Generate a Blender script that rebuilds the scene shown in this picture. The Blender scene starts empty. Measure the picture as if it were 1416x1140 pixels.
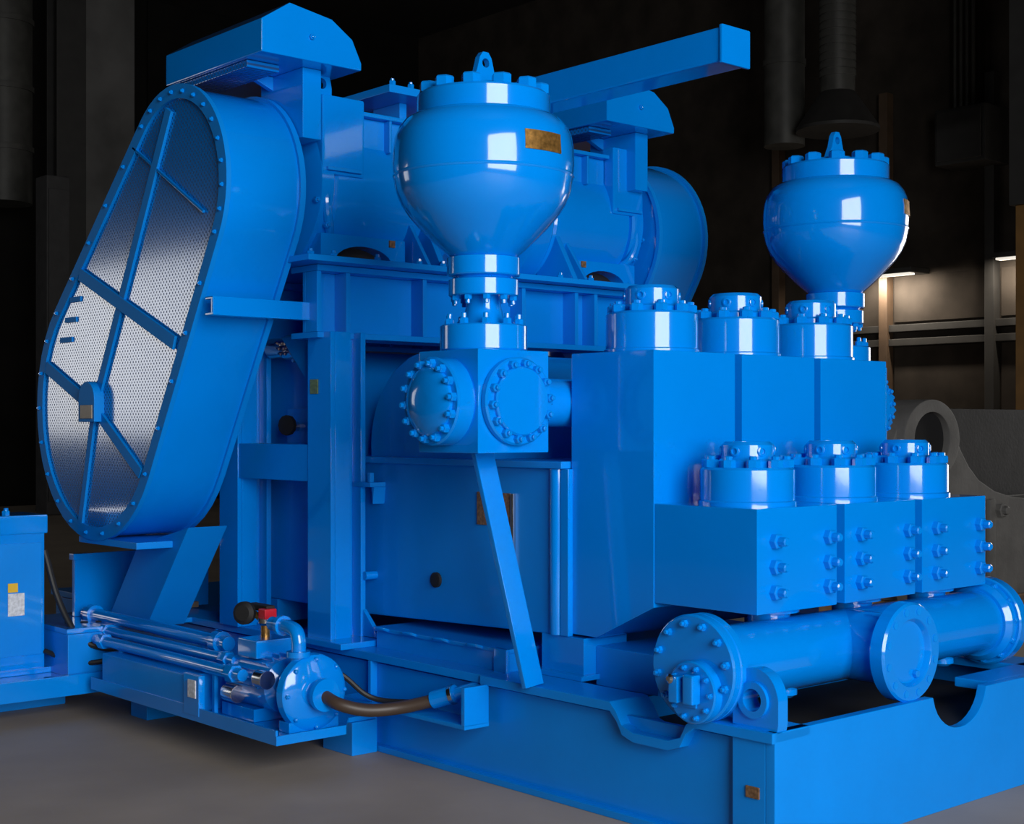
import bpy, bmesh, math, random
from mathutils import Vector, Matrix
random.seed(7)
PI = math.pi
S = bpy.context.scene
COL = S.collection

# ------------------------------------------------------------------ camera
cam_d = bpy.data.cameras.new('camera'); cam = bpy.data.objects.new('camera', cam_d); COL.objects.link(cam)
cam_d.sensor_width = 36; cam_d.sensor_fit = 'HORIZONTAL'
cam_d.lens = 1985 / 1416 * 36
cam_d.shift_y = (590 - 570) / 1416
cam_d.clip_end = 200
cam.location = (-3.35, -2.626, 1.28)
cam.rotation_euler = (PI / 2, 0, math.atan2(-.663, .7486))
S.camera = cam

# ------------------------------------------------------------------ world, light, exposure
w = bpy.data.worlds.new('world'); S.world = w; w.use_nodes = True
w.node_tree.nodes['Background'].inputs[0].default_value = (1, .97, .93, 1)
w.node_tree.nodes['Background'].inputs[1].default_value = .045
S.view_settings.view_transform = 'Standard'; S.view_settings.look = 'None'
S.view_settings.gamma = 1; S.view_settings.exposure = 0; S.view_settings.use_curve_mapping = False

def area(name, loc, rot, sx, sy, power, color=(1, 1, 1)):
    l = bpy.data.lights.new(name, 'AREA'); l.shape = 'RECTANGLE'; l.size = sx; l.size_y = sy
    l.energy = power; l.color = color
    o = bpy.data.objects.new(name, l); COL.objects.link(o); o.location = loc; o.rotation_euler = rot
    return o
# daylight through the three big roller doors of the hall
area('door_daylight_front', (-2.8, -6.5, 3.1), (PI / 2, 0, 0), 5.4, 4.6, 850, (.99, 1, 1))
area('door_daylight_side', (-6.1, 14.6, 2.25), (PI / 2, 0, -PI / 2), 6.4, 2.2, 108, (.98, .99, 1))
area('door_daylight_right', (14.1, 2.6, 2.0), (PI / 2, 0, PI / 2), 4.4, 3.8, 200, (1, .97, .92))

# ------------------------------------------------------------------ materials
def nodes(name):
    m = bpy.data.materials.new(name); m.use_nodes = True
    nt = m.node_tree; b = nt.nodes['Principled BSDF']
    return m, nt, b
def mat(name, col, rough=.5, metal=0, coat=0, noise=0, nscale=8, bump=0, bscale=60, spec=.5, coat_ior=1.5):
    m, nt, b = nodes(name)
    b.inputs['Base Color'].default_value = (*col, 1)
    b.inputs['Roughness'].default_value = rough; b.inputs['Metallic'].default_value = metal
    b.inputs['Coat Weight'].default_value = coat; b.inputs['Coat Roughness'].default_value = .06
    b.inputs['Coat IOR'].default_value = coat_ior
    b.inputs['Specular IOR Level'].default_value = spec
    tc = nt.nodes.new('ShaderNodeTexCoord')
    if noise:
        n = nt.nodes.new('ShaderNodeTexNoise'); n.inputs['Scale'].default_value = nscale; n.inputs['Detail'].default_value = 5
        r = nt.nodes.new('ShaderNodeMapRange'); r.inputs[1].default_value = .3; r.inputs[2].default_value = .7
        r.inputs[3].default_value = 1 - noise; r.inputs[4].default_value = 1 + noise
        mx = nt.nodes.new('ShaderNodeMix'); mx.data_type = 'RGBA'; mx.blend_type = 'MULTIPLY'; mx.inputs[0].default_value = 1
        mx.inputs[6].default_value = (*col, 1)
        nt.links.new(tc.outputs['Object'], n.inputs['Vector']); nt.links.new(n.outputs[0], r.inputs[0])
        nt.links.new(r.outputs[0], mx.inputs[7]); nt.links.new(mx.outputs[2], b.inputs['Base Color'])
    if bump:
        n2 = nt.nodes.new('ShaderNodeTexNoise'); n2.inputs['Scale'].default_value = bscale; n2.inputs['Detail'].default_value = 3
        bp = nt.nodes.new('ShaderNodeBump'); bp.inputs['Strength'].default_value = bump; bp.inputs['Distance'].default_value = .01
        nt.links.new(tc.outputs['Object'], n2.inputs['Vector']); nt.links.new(n2.outputs[0], bp.inputs['Height'])
        nt.links.new(bp.outputs[0], b.inputs['Normal'])
    return m
def emit(name, col, s):
    m, nt, b = nodes(name)
    b.inputs['Base Color'].default_value = (*col, 1)
    b.inputs['Emission Color'].default_value = (*col, 1); b.inputs['Emission Strength'].default_value = s
    return m
BLUE = mat('blue_enamel', (0, .232, .79), .16, coat=1, spec=.2, noise=.03, nscale=3, bump=.03, bscale=25)
BLUE2 = mat('blue_enamel_satin', (0, .235, .78), .34, coat=.18, spec=.3, noise=.04, nscale=4, bump=.04, bscale=40)
BLUE3 = mat('blue_flat_coat', (0, .215, .70), .55, coat=0, spec=.15, noise=.04, nscale=4)
PANELM = mat('grey_wall_sheet', (.12, .117, .114), .85, noise=.25, nscale=1.2, spec=.1)
STEEL = mat('bright_steel', (.62, .62, .63), .22, 1)
BRASS = mat('brass_plate', (.50, .26, .07), .35, .8, noise=.45, nscale=60)
BRONZE = mat('bronze_tag', (.22, .12, .06), .5, .3, noise=.5, nscale=90)
RUBBER = mat('black_rubber', (.012, .012, .012), .5)
HOSE = mat('brown_hose', (.055, .035, .025), .45)
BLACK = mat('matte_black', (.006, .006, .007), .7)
RED = mat('red_handle', (.5, .01, .02), .35)
TAN = mat('tan_plate', (.22, .17, .12), .4)
YELL = mat('yellow_sticker', (.75, .45, .02), .5)
WHITE = mat('white_sticker', (.6, .62, .66), .5, noise=.3, nscale=70)
GREEN = mat('olive_tag', (.14, .19, .06), .5, noise=.4, nscale=80)
FLOORM = mat('concrete_floor', (.32, .265, .21), .6, noise=.16, nscale=1.6, bump=.08, bscale=18)
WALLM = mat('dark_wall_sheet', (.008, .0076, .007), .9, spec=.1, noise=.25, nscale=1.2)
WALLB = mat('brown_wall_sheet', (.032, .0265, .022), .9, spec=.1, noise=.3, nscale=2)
DUCT = mat('dull_galvanised_duct', (.05, .049, .044), .5, .2, noise=.3, nscale=4)
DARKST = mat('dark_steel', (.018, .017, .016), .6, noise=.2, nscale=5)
BROWNST = mat('brown_steel', (.06, .036, .02), .6, noise=.2, nscale=5)
YCOL = mat('ochre_paint', (.19, .09, .015), .5, noise=.2, nscale=4)
CAST = mat('grey_casting', (.12, .115, .11), .6, noise=.2, nscale=5, bump=.15, bscale=40)
CASTD = mat('dark_grey_casting', (.03, .029, .03), .65, noise=.2, nscale=5, bump=.15, bscale=40)
WOOD = mat('pallet_wood', (.22, .13, .07), .75, noise=.35, nscale=9)
LAMP = emit('lamp_tube', (1, .93, .82), .8)
def perforated():
    m, nt, b = nodes('perforated_blue_sheet')
    tc = nt.nodes.new('ShaderNodeTexCoord'); mp = nt.nodes.new('ShaderNodeMapping')
    mp.inputs['Rotation'].default_value = (PI / 4, 0, 0)
    sep = nt.nodes.new('ShaderNodeSeparateXYZ')
    nt.links.new(tc.outputs['Object'], mp.inputs['Vector']); nt.links.new(mp.outputs[0], sep.inputs[0])
    outs = []
    for ax in (1, 2):
        mu = nt.nodes.new('ShaderNodeMath'); mu.operation = 'MULTIPLY'; mu.inputs[1].default_value = 2 * PI / .0175
        s = nt.nodes.new('ShaderNodeMath'); s.operation = 'SINE'
        nt.links.new(sep.outputs[ax], mu.inputs[0]); nt.links.new(mu.outputs[0], s.inputs[0]); outs.append(s)
    ml = nt.nodes.new('ShaderNodeMath'); ml.operation = 'ADD'
    nt.links.new(outs[0].outputs[0], ml.inputs[0]); nt.links.new(outs[1].outputs[0], ml.inputs[1])
    gt = nt.nodes.new('ShaderNodeMapRange'); gt.inputs[1].default_value = .5; gt.inputs[2].default_value = .9
    nt.links.new(ml.outputs[0], gt.inputs[0])
    mx = nt.nodes.new('ShaderNodeMix'); mx.data_type = 'RGBA'
    mx.inputs[6].default_value = (0, .19, .66, 1); mx.inputs[7].default_value = (0, .06, .22, 1)
    nt.links.new(gt.outputs[0], mx.inputs[0]); nt.links.new(mx.outputs[2], b.inputs['Base Color'])
    rr = nt.nodes.new('ShaderNodeMapRange'); rr.inputs[3].default_value = .2; rr.inputs[4].default_value = .5
    nt.links.new(gt.outputs[0], rr.inputs[0]); nt.links.new(rr.outputs[0], b.inputs['Roughness'])
    ci = nt.nodes.new('ShaderNodeMapRange'); ci.inputs[3].default_value = 1; ci.inputs[4].default_value = .15
    nt.links.new(gt.outputs[0], ci.inputs[0]); nt.links.new(ci.outputs[0], b.inputs['Coat Weight'])
    b.inputs['Coat Roughness'].default_value = .12; b.inputs['Coat IOR'].default_value = 1.9
    return m
MESH = perforated()

# ------------------------------------------------------------------ mesh helpers
def axm(axis):
    """matrix whose local Z points along the axis"""
    v = Vector(axis).normalized()
    return v.to_track_quat('Z', 'Y').to_matrix().to_4x4()
class B:
    def __init__(s): s.bm = bmesh.new()
    def _add(s, t, bev=0, seg=2, ang=28):
        bmesh.ops.recalc_face_normals(t, faces=t.faces)
        if bev:
            ed = [e for e in t.edges if len(e.link_faces) == 2 and e.calc_face_angle(0) > math.radians(ang)]
            bmesh.ops.bevel(t, geom=ed, offset=bev, segments=seg, affect='EDGES', profile=.6, clamp_overlap=True)
        me = bpy.data.meshes.new('tmp'); t.to_mesh(me); t.free(); s.bm.from_mesh(me); bpy.data.meshes.remove(me)
        return s
    def box(s, lo, hi, bev=.006, rot=None, seg=2):
        t = bmesh.new(); bmesh.ops.create_cube(t, size=1)
        c = [(a + b) / 2 for a, b in zip(lo, hi)]; d = [max(abs(b - a), 1e-4) for a, b in zip(lo, hi)]
        bmesh.ops.scale(t, vec=d, verts=t.verts)
        if rot: bmesh.ops.rotate(t, matrix=rot.to_3x3(), verts=t.verts)
        bmesh.ops.translate(t, vec=c, verts=t.verts)
        return s._add(t, min(bev, min(d) * .4), seg)
    def bar(s, a, b, wy, wz, bev=.004, up=(0, 0, 1)):
        """box beam from a to b, section wy (across) x wz (along up)"""
        a, b = Vector(a), Vector(b); d = (b - a); L = d.length; x = d.normalized(); u = Vector(up)
        y = u.cross(x).normalized(); z = x.cross(y)
        t = bmesh.new(); bmesh.ops.create_cube(t, size=1); bmesh.ops.scale(t, vec=(L, wy, wz), verts=t.verts)
        M = Matrix((x, y, z)).transposed(); bmesh.ops.rotate(t, matrix=M, verts=t.verts)
        bmesh.ops.translate(t, vec=(a + b) / 2, verts=t.verts)
        return s._add(t, bev)
    def lathe(s, prof, o, axis=(0, 0, 1), seg=36, bev=0):
        """prof = [(r, h)...] turned round the axis through o"""
        t = bmesh.new(); M = Matrix.Translation(o) @ axm(axis); rings = []
        for r, h in prof:
            rings.append([t.verts.new(M @ Vector((r * math.cos(2 * PI * k / seg), r * math.sin(2 * PI * k / seg), h))) for k in range(seg)])
        for A, C in zip(rings, rings[1:]):
            for k in range(seg):
                t.faces.new((A[k], A[(k + 1) % seg], C[(k + 1) % seg], C[k]))
        t.faces.new(rings[0]); t.faces.new(rings[-1])
        return s._add(t, bev)
    def cyl(s, a, b, r, r2=None, seg=28, bev=.003):
        a, b = Vector(a), Vector(b); L = (b - a).length
        return s.lathe([(r, 0), (r if r2 is None else r2, L)], a, b - a, seg, bev)
    def prism(s, pts, ax, lo, hi, bev=.005, seg=2, ang=28):
        t = bmesh.new()
        def v(p, k):
            return {'X': (k, p[0], p[1]), 'Y': (p[0], k, p[1]), 'Z': (p[0], p[1], k)}[ax]
        A = [t.verts.new(v(p, lo)) for p in pts]; C = [t.verts.new(v(p, hi)) for p in pts]
        n = len(pts)
        for k in range(n): t.faces.new((A[k], A[(k + 1) % n], C[(k + 1) % n], C[k]))
        t.faces.new(A); t.faces.new(C)
        return s._add(t, bev, seg, ang)
    def ring(s, outer, inner, ax, lo, hi, bev=0):
        """flat band between two closed outlines of equal count"""
        t = bmesh.new()
        def v(p, k): return {'X': (k, p[0], p[1]), 'Y': (p[0], k, p[1]), 'Z': (p[0], p[1], k)}[ax]
        R = [[t.verts.new(v(p, k)) for p in pl] for pl, k in ((outer, lo), (inner, lo), (inner, hi), (outer, hi))]
        n = len(outer)
        for q in range(4):
            A, C = R[q], R[(q + 1) % 4]
            for k in range(n): t.faces.new((A[k], A[(k + 1) % n], C[(k + 1) % n], C[k]))
        return s._add(t, bev)
    def tube(s, pts, r, seg=10, sub=6):
        P = [Vector(p) for p in pts]; path = []
        if sub > 1 and len(P) > 2:
            E = [P[0] * 2 - P[1]] + P + [P[-1] * 2 - P[-2]]
            for i in range(1, len(E) - 2):
                for k in range(sub):
                    t = k / sub; a, b, c, d = E[i - 1:i + 3]
                    path.append(.5 * ((2 * b) + (c - a) * t + (2 * a - 5 * b + 4 * c - d) * t * t + (3 * b - a - 3 * c + d) * t ** 3))
            path.append(P[-1])
        else: path = P
        t = bmesh.new(); rings = []; up = None
        for i, p in enumerate(path):
            d = (path[min(i + 1, len(path) - 1)] - path[max(i - 1, 0)]).normalized()
            if up is None: up = d.orthogonal().normalized()
            up = (up - d * up.dot(d)).normalized(); sd = d.cross(up)
            rings.append([t.verts.new(p + (up * math.cos(2 * PI * k / seg) + sd * math.sin(2 * PI * k / seg)) * r) for k in range(seg)])
        for A, C in zip(rings, rings[1:]):
            for k in range(seg): t.faces.new((A[k], A[(k + 1) % seg], C[(k + 1) % seg], C[k]))
        t.faces.new(rings[0]); t.faces.new(rings[-1])
        return s._add(t)
    def done(s, name, m, parent=None, label=None):
        vs = [v.co for v in s.bm.verts]
        lo = Vector([min(v[i] for v in vs) for i in range(3)]); hi = Vector([max(v[i] for v in vs) for i in range(3)])
        c = Vector(((lo.x + hi.x) / 2, (lo.y + hi.y) / 2, lo.z))
        bmesh.ops.translate(s.bm, vec=-c, verts=s.bm.verts)
        me = bpy.data.meshes.new(name); s.bm.to_mesh(me); s.bm.free()
        for p in me.polygons: p.use_smooth = True
        me.set_sharp_from_angle(angle=math.radians(32))
        me.materials.append(m)
        o = link(name, me, Matrix.Translation(c), parent, label)
        wn = o.modifiers.new('weighted_normals', 'WEIGHTED_NORMAL'); wn.keep_sharp = True; wn.weight = 60
        return o
W = {}
def link(name, data, M, parent=None, label=None):
    o = bpy.data.objects.new(name, data); COL.objects.link(o); W[o.name] = M.copy()
    if parent is not None:
        o.parent = parent; o.matrix_local = W[parent.name].inverted() @ M
    else: o.matrix_local = M
    if label: o['label'] = label
    return o
def thing(name, label, cat, loc, group=None):
    o = link(name, None, Matrix.Translation(loc)); o.empty_display_size = .1
    return tag(o, label, cat, group)
def tag(o, label, cat, group=None):
    o['label'] = label; o['category'] = cat
    if group: o['group'] = group
    return o
def struct(o): o['kind'] = 'structure'; return o

# shared bolt meshes (hex nut with a stud)
BOLTS = {}
def bolt_mesh(r, h, stud, m):
    k = (r, h, stud, m.name)
    if k not in BOLTS:
        b = B(); b.lathe([(r, 0), (r, h * .85), (r * .85, h)], (0, 0, 0), seg=6)
        if stud: b.lathe([(r * .58, h * .9), (r * .58, h + stud * .85), (r * .42, h + stud)], (0, 0, 0), seg=8)
        me = bpy.data.meshes.new('bolt'); b.bm.to_mesh(me); b.bm.free(); me.materials.append(m); BOLTS[k] = me
    return BOLTS[k]
def bolt(parent, p, axis, r=.016, h=.018, stud=.012, m=None, name='bolt'):
    return link(name, bolt_mesh(r, h, stud, m or BLUE), Matrix.Translation(p) @ axm(axis), parent)
def bolt_ring(parent, o, axis, R, n, r=.016, h=.018, stud=.012, ph=0, m=None):
    M = axm(axis)
    for k in range(n):
        a = 2 * PI * k / n + ph
        bolt(parent, Vector(o) + (M @ Vector((R * math.cos(a), R * math.sin(a), 0))), axis, r, h, stud, m)

# ================================================================== the hall
XL, XR, YF, YB, ZC = -6.2, 14.2, -6.6, 20.0, 9.0
struct(B().box((XL, YF, -.2), (XR, YB, 0), 0).done('floor', FLOORM))
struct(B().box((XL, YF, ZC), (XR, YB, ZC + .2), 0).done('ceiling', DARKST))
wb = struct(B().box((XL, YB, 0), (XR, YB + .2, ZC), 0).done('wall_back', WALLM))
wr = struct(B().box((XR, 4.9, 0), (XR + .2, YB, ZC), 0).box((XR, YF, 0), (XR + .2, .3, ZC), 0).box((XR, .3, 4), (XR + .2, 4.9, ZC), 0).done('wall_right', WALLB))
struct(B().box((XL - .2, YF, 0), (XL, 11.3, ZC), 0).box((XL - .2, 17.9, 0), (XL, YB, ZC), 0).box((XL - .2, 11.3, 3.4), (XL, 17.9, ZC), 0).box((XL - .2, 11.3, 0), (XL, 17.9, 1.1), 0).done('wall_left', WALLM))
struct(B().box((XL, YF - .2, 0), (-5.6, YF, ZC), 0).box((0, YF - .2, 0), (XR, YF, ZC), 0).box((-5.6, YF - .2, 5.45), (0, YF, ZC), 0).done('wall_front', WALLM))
# sheet panels of the back wall
for k, (a, b, m) in enumerate(((6.55, 8.05, PANELM), (8.3, 10.2, WALLM), (10.3, 12.2, WALLM), (4.2, 5.6, WALLM))):
    B().box((a, YB - .06, 0), (b, YB, 8.6), .01).done('wall_panel', m, wb)
# steel rails and posts on the right wall
for z in (2.46, 2.66): B().box((XR - .12, 5, z - .05), (XR, 12.5, z + .05), .01).done('wall_rail', DARKST, wr)
for y in (7.45, 5.6, 9.1, 11.0): B().box((XR - .16, y - .07, 0), (XR, y + .07, 6), .01).done('wall_post', BROWNST if y > 9 else DARKST, wr)
for y0, y1, z0, z1 in ((7.55, 9.0, 2.75, 3.4), (5.7, 7.35, 2.75, 3.4), (7.55, 9.0, 1.0, 2.4), (5.7, 7.35, 1.0, 2.4)):
    B().box((XR - .03, y0, z0), (XR, y1, z1), .008).done('wall_panel', WALLB, wr)

# ================================================================== skid
ZS = .384
sk = thing('steel_skid', 'long blue welded steel skid carrying the whole pump on the concrete floor', 'skid', (.9, 2.3, 0))
# front plate with round cut-out
arc = [(1.0 + .165 * math.cos(a), .40 + .135 * math.sin(a)) for a in [PI + PI * k / 16 for k in range(17)]]
B().prism([(0, 0), (1.82, 0), (1.82, ZS), (arc[-1][0], ZS)] + arc[::-1][1:-1] + [(arc[0][0], ZS), (0, ZS)], 'Y', 0, .035, .004).done('front_plate', BLUE2, sk)
B().box((.0, .036, 0), (1.82, .2, .03), .004).done('front_foot_flange', BLUE2, sk)
B().box((1.24, .035, .35), (1.82, .17, ZS), .006).done('front_top_flange', BLUE2, sk)
# side webs, recessed below a dipped top flange
for sx, xs in ((1, 0), (-1, 1.82)):
    X = lambda v: xs + sx * v
    B().box((min(X(.03), X(.05)), .16, 0), (max(X(.03), X(.05)), 5.0, .34), .003).done('side_web', BLUE2, sk)
    B().box((min(X(0), X(.05)), .035, 0), (max(X(0), X(.05)), .16, .36), .004).done('corner_plate', BLUE2, sk)
    up = [(.0, ZS), (.30, ZS), (.335, .36), (.36, .315), (.41, .298), (.56, .298), (.61, .315), (.635, .355), (.665, ZS), (1.32, ZS)] if sx > 0 else [(0, ZS), (1.32, ZS)]
    dn = [(y, z - .032) for y, z in up]
    B().prism(up + dn[::-1], 'X', min(X(-.012), X(.17)), max(X(-.012), X(.17)), .004).done('top_flange', BLUE2, sk)
    B().box((min(X(0), X(.17)), 1.32, .352), (max(X(0), X(.17)), 5.0, ZS), .004).done('top_flange', BLUE2, sk)
    B().box((min(X(0), X(.17)), .16, 0), (max(X(0), X(.17)), 5.0, .025), .004).done('bottom_flange', BLUE2, sk)
    for y in (2.0, 3.2, 4.4): B().box((min(X(0), X(.14)), y, .025), (max(X(0), X(.14)), y + .02, .352), .003).done('web_stiffener', BLUE2, sk)
for y in (.8, 2.2, 3.4, 4.9):
    B().box((.05, y, 0), (1.77, y + .08, .34), .005).done('cross_member', BLUE2, sk)
B().box((.05, .9, .33), (1.77, 4.98, .352), .003).done('deck_plate', BLUE2, sk)
B().box((.05, .04, .25), (1.77, .8, .262), .003).done('pocket_shade_sheet', BLACK, sk)  # black sheet painting in the deep shade of the pocket behind the front plate
# shelf bracket on the side
B().box((-.115, 1.28, .215), (-.001, 1.30, .355), .003).done('bracket_end_plate', BLUE, sk)
B().box((-.115, 1.28, .205), (-.0, 2.05, .222), .003).done('bracket_shelf', BLUE2, sk)
# lifting eye at the corner
ey = [(.0, .384), (.17, .384), (.17, .48)] + [(.09 + .088 * math.cos(a), .475 + .088 * math.sin(a)) for a in [PI * k / 14 for k in range(1, 14)]] + [(.0, .48)]
def eye_plate(b, pts, hole_c, hole_r, ax, lo, hi, n=40, bev=.004):
    """plate with an eye: band between the outline (resampled by angle) and a round hole"""
    out, inn = [], []
    cy, cz = hole_c
    for k in range(n):
        a = 2 * PI * k / n; dy, dz = math.cos(a), math.sin(a); best = None
        for (y0, z0), (y1, z1) in zip(pts, pts[1:] + pts[:1]):
            ex, ez = y1 - y0, z1 - z0; det = dy * (-ez) + ex * dz
            if abs(det) < 1e-9: continue
            t = ((y0 - cy) * (-ez) + ex * (z0 - cz)) / det; u = (dy * (z0 - cz) - dz * (y0 - cy)) / det
            if t > 0 and -1e-6 <= u <= 1 + 1e-6 and (best is None or t > best): best = t
        out.append((cy + dy * best, cz + dz * best)); inn.append((cy + dy * hole_r, cz + dz * hole_r))
    return b.ring(out, inn, ax, lo, hi)
b = B(); eye_plate(b, ey, (.088, .468), .034, 'X', .015, .06); le = b.done('lifting_eye', BLUE, sk)
b = B(); b.ring([(.088 + .055 * math.cos(2 * PI * k / 28), .468 + .055 * math.sin(2 * PI * k / 28)) for k in range(28)],
                [(.088 + .034 * math.cos(2 * PI * k / 28), .468 + .034 * math.sin(2 * PI * k / 28)) for k in range(28)], 'X', .003, .072).done('eye_boss', BLUE, le)
B().box((-.006, .055, .18), (0, .105, .215), .002).done('corner_nameplate', BRONZE, sk, 'small bronze plate')

# ================================================================== fluid end modules
SE = [(.214, .640), (.678, 1.105), (1.143, 1.575)]
names = ['blue pump fluid end block nearest the round ball tank with bolted valve caps', 'middle blue fluid end block of the three with bolted valve caps', 'blue fluid end block farthest right beside the second ball tank']
mod_c = []
for i, (x0, x1) in enumerate(SE):
    cx = (x0 + x1) / 2; mod_c.append(cx)
    t = thing('fluid_end_module', names[i], 'pump block', (cx, .66, .54), 'fluid end modules in a row')
    B().prism([(.678, .668), (.678, 1.54), (1.078, 1.54), (1.078, .538), (.95, .538)], 'X', x0, x1, .004).done('discharge_block', BLUE, t)
    sb = B().prism([(.24, .685), (.24, 1.02), (.678, 1.02), (.678, .685)], 'X', x0 + .003, x1 - .003, .004).done('suction_block', BLUE, t)
    for xx in (x0 + .088, x1 - .055):
        for zz in (.915, .833, .752):
            bolt(sb, (xx, .24, zz), (0, -1, 0), .026, .024, .03)
    # lower valve cap, then the upper one
    for (cy, z0, h, R, hr, hh, ph) in ((.45, 1.02, .125, .158, .088, .085, .2), (.885, 1.54, .145, .165, .098, .095, .35)):
        cap = B().lathe([(R - .004, 0), (R, .006), (R, h - .008), (R - .008, h)], (cx, cy, z0), seg=48).done('valve_cap', BLUE, t)
        B().lathe([(R + .006, -.0), (R + .006, .012), (R, .016)], (cx, cy, z0), seg=48).done('cap_seat_ring', BLUE, cap)
        hub = B()
        hub.lathe([(hr * 1.12, 0), (hr * 1.12, .02), (hr, .028), (hr, hh - .012), (hr - .012, hh), (hr * .55, hh), (hr * .5, hh - .02)], (cx, cy, z0 + h), seg=36)
        hub = hub.done('hub_nut', BLUE, cap)
        for k in range(6):
            a = 2 * PI * k / 6 + ph; d = Vector((math.cos(a), math.sin(a), 0))
            o = Vector((cx, cy, z0 + h + hh * .62)) + d * (hr - .004)
            B().lathe([(.017, 0), (.017, .007), (.013, .009), (.010, .009), (.009, .002), (.002, .001)], o, d, 14).done('spanner_socket', BLUE, hub)
        bolt_ring(cap, (cx, cy, z0 + h), (0, 0, 1), R * .83, 10, .024, .026, .012, ph)

# ================================================================== suction manifold
sm = thing('suction_manifold', 'blue horizontal suction pipe with bolted end flanges under the fluid end blocks', 'pipe manifold', (.85, .284, .37))
YM, ZM = .284, .541
B().cyl((.02, YM, ZM), (1.64, YM, ZM), .118, seg=44).done('manifold_pipe', BLUE, sm)
fl = B().lathe([(.160, 0), (.166, .006), (.166, .03), (.162, .034), (.166, .038), (.166, .064), (.12, .066)], (-.04, YM, ZM), (1, 0, 0), 52).done('end_flange', BLUE, sm)
bolt_ring(fl, (-.04, YM, ZM), (-1, 0, 0), .139, 12, .0125, .012, .01, .2)
sf = B().lathe([(.095, 0), (.095, .03), (.09, .034)], (-.04, YM - .025, ZM - .065), (-1, 0, 0), 36).done('blank_cover', BLUE, fl)
bolt_ring(fl, (-.074, YM - .025, ZM - .065), (-1, 0, 0), .077, 10, .009, .01, .006)
br = B(); br.box((-.115, YM - .005, ZM - .095), (-.074, YM + .03, ZM - .015), .004); br.box((-.115, YM - .065, ZM - .095), (-.074, YM - .025, ZM - .005), .008)
br.box((-.08, YM - .05, ZM - .11), (-.07, YM + .04, ZM - .09), .003); br.done('valve_bracket', BLUE, fl)
B().lathe([(.013, 0), (.015, .008), (.008, .014)], (-.115, YM + .018, ZM - .022), (-1, 0, 0), 14).done('valve_knob', STEEL, fl, 'bright round knob')
f2 = B().lathe([(.16, 0), (.166, .006), (.166, .05), (.16, .056)], (1.61, YM, ZM), (1, 0, 0), 48).done('end_flange', BLUE, sm)
B().lathe([(.13, 0), (.148, .02), (.15, .05)], (1.565, YM, ZM), (1, 0, 0), 44).done('flange_collar', BLUE, f2)
bolt_ring(f2, (1.61, YM, ZM), (-1, 0, 0), .145, 12, .013, .014, .008, .1)
# branch toward the front
xb = .735
B().cyl((xb, YM, ZM), (xb, .06, ZM), .118, seg=40).done('branch_pipe', BLUE, sm)
bf = B().lathe([(.155, 0), (.163, .008), (.163, .052), (.156, .06), (.112, .06), (.108, .055), (.102, .04), (.09, .038)], (xb, .075, ZM), (0, -1, 0), 52).done('branch_flange', BLUE, sm)
for k in range(12):
    a = 2 * PI * k / 12 + .26; o = (xb + .137 * math.cos(a), .016, ZM + .137 * math.sin(a))
    B().cyl(o, (o[0], .013, o[2]), .0125, seg=10, bev=0).done('bolt_hole', BLUE2, bf)
bolt(bf, (xb + .045, .036, ZM - .075), (0, -1, 0), .013, .014, .0)
for cx in mod_c:
    r = B(); r.lathe([(.07, 0), (.07, .07), (.10, .072), (.10, .082)], (cx, .36, .60), seg=28); r.done('riser_pipe', BLUE, sm)
    B().lathe([(.03, 0), (.045, .01), (.045, .03)], (cx - .02, YM, ZM - .14), seg=14).done('drain_plug', BLUE, sm)

# ================================================================== discharge crosses, dampeners
def cross(cx, label, sx):
    cy, z0, z1, h = 1.17, 1.19, 1.54, .16
    t = thing('discharge_cross', label, 'pipe block', (cx, cy, z0), 'discharge cross blocks')
    B().box((cx - h, cy - h, z0), (cx + h, cy + h, z1), .005).done('cross_block', BLUE, t)
    zc = 1.365
    for axis, off in (((-1, 0, 0), h), ((1, 0, 0), h), ((0, -1, 0), h)):
        a = Vector(axis); o = Vector((cx, cy, zc)) + a * off
        if a.x * sx > 0:     # the side toward the other cross: pipe flange
            f = B().lathe([(.11, 0), (.115, .01), (.115, .045), (.11, .05)], o, axis, 40).done('pipe_flange', BLUE, t)
            bolt_ring(f, o + a * .05, axis, .095, 10, .015, .016, .012)
            continue
        deep = .075 if a.x else .03
        f = B().lathe([(.146, 0), (.15, .006), (.15, deep - .006), (.144, deep), (.118, deep), (.118, deep + .012), (.112, deep + .018), (.085, deep + (.03 if a.x else .018)), (.03, deep + (.04 if a.x else .018))], o, axis, 48).done('blind_flange', BLUE, t)
        bolt_ring(f, o + a * deep, axis, .128, 14, .0155, .02, .012, .1)
    f = B().lathe([(.148, 0), (.152, .006), (.152, .085), (.146, .09)], (cx, cy, z1), seg=44).done('top_flange', BLUE, t)
    bolt_ring(f, (cx, cy, z1 + .09), (0, 0, 1), .125, 10, .016, .02, .018, .3)
    nk = B().lathe([(.082, 0), (.07, .03), (.06, .07), (.06, .12), (.075, .12)], (cx, cy, z1 + .09), seg=32).done('neck', BLUE, t)
    return t
cross(-.12, 'blue bolted cross block on the slanted strut under the nearer ball tank', 1)
cross(1.917, 'blue bolted cross block behind the fluid end under the farther ball tank', -1)
t = B().cyl((.09, 1.17, 1.365), (1.71, 1.17, 1.365), .088, seg=32).done('discharge_pipe', BLUE)
tag(t, 'blue discharge pipe running behind the tall fluid end blocks between two crosses', 'pipe')

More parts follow.
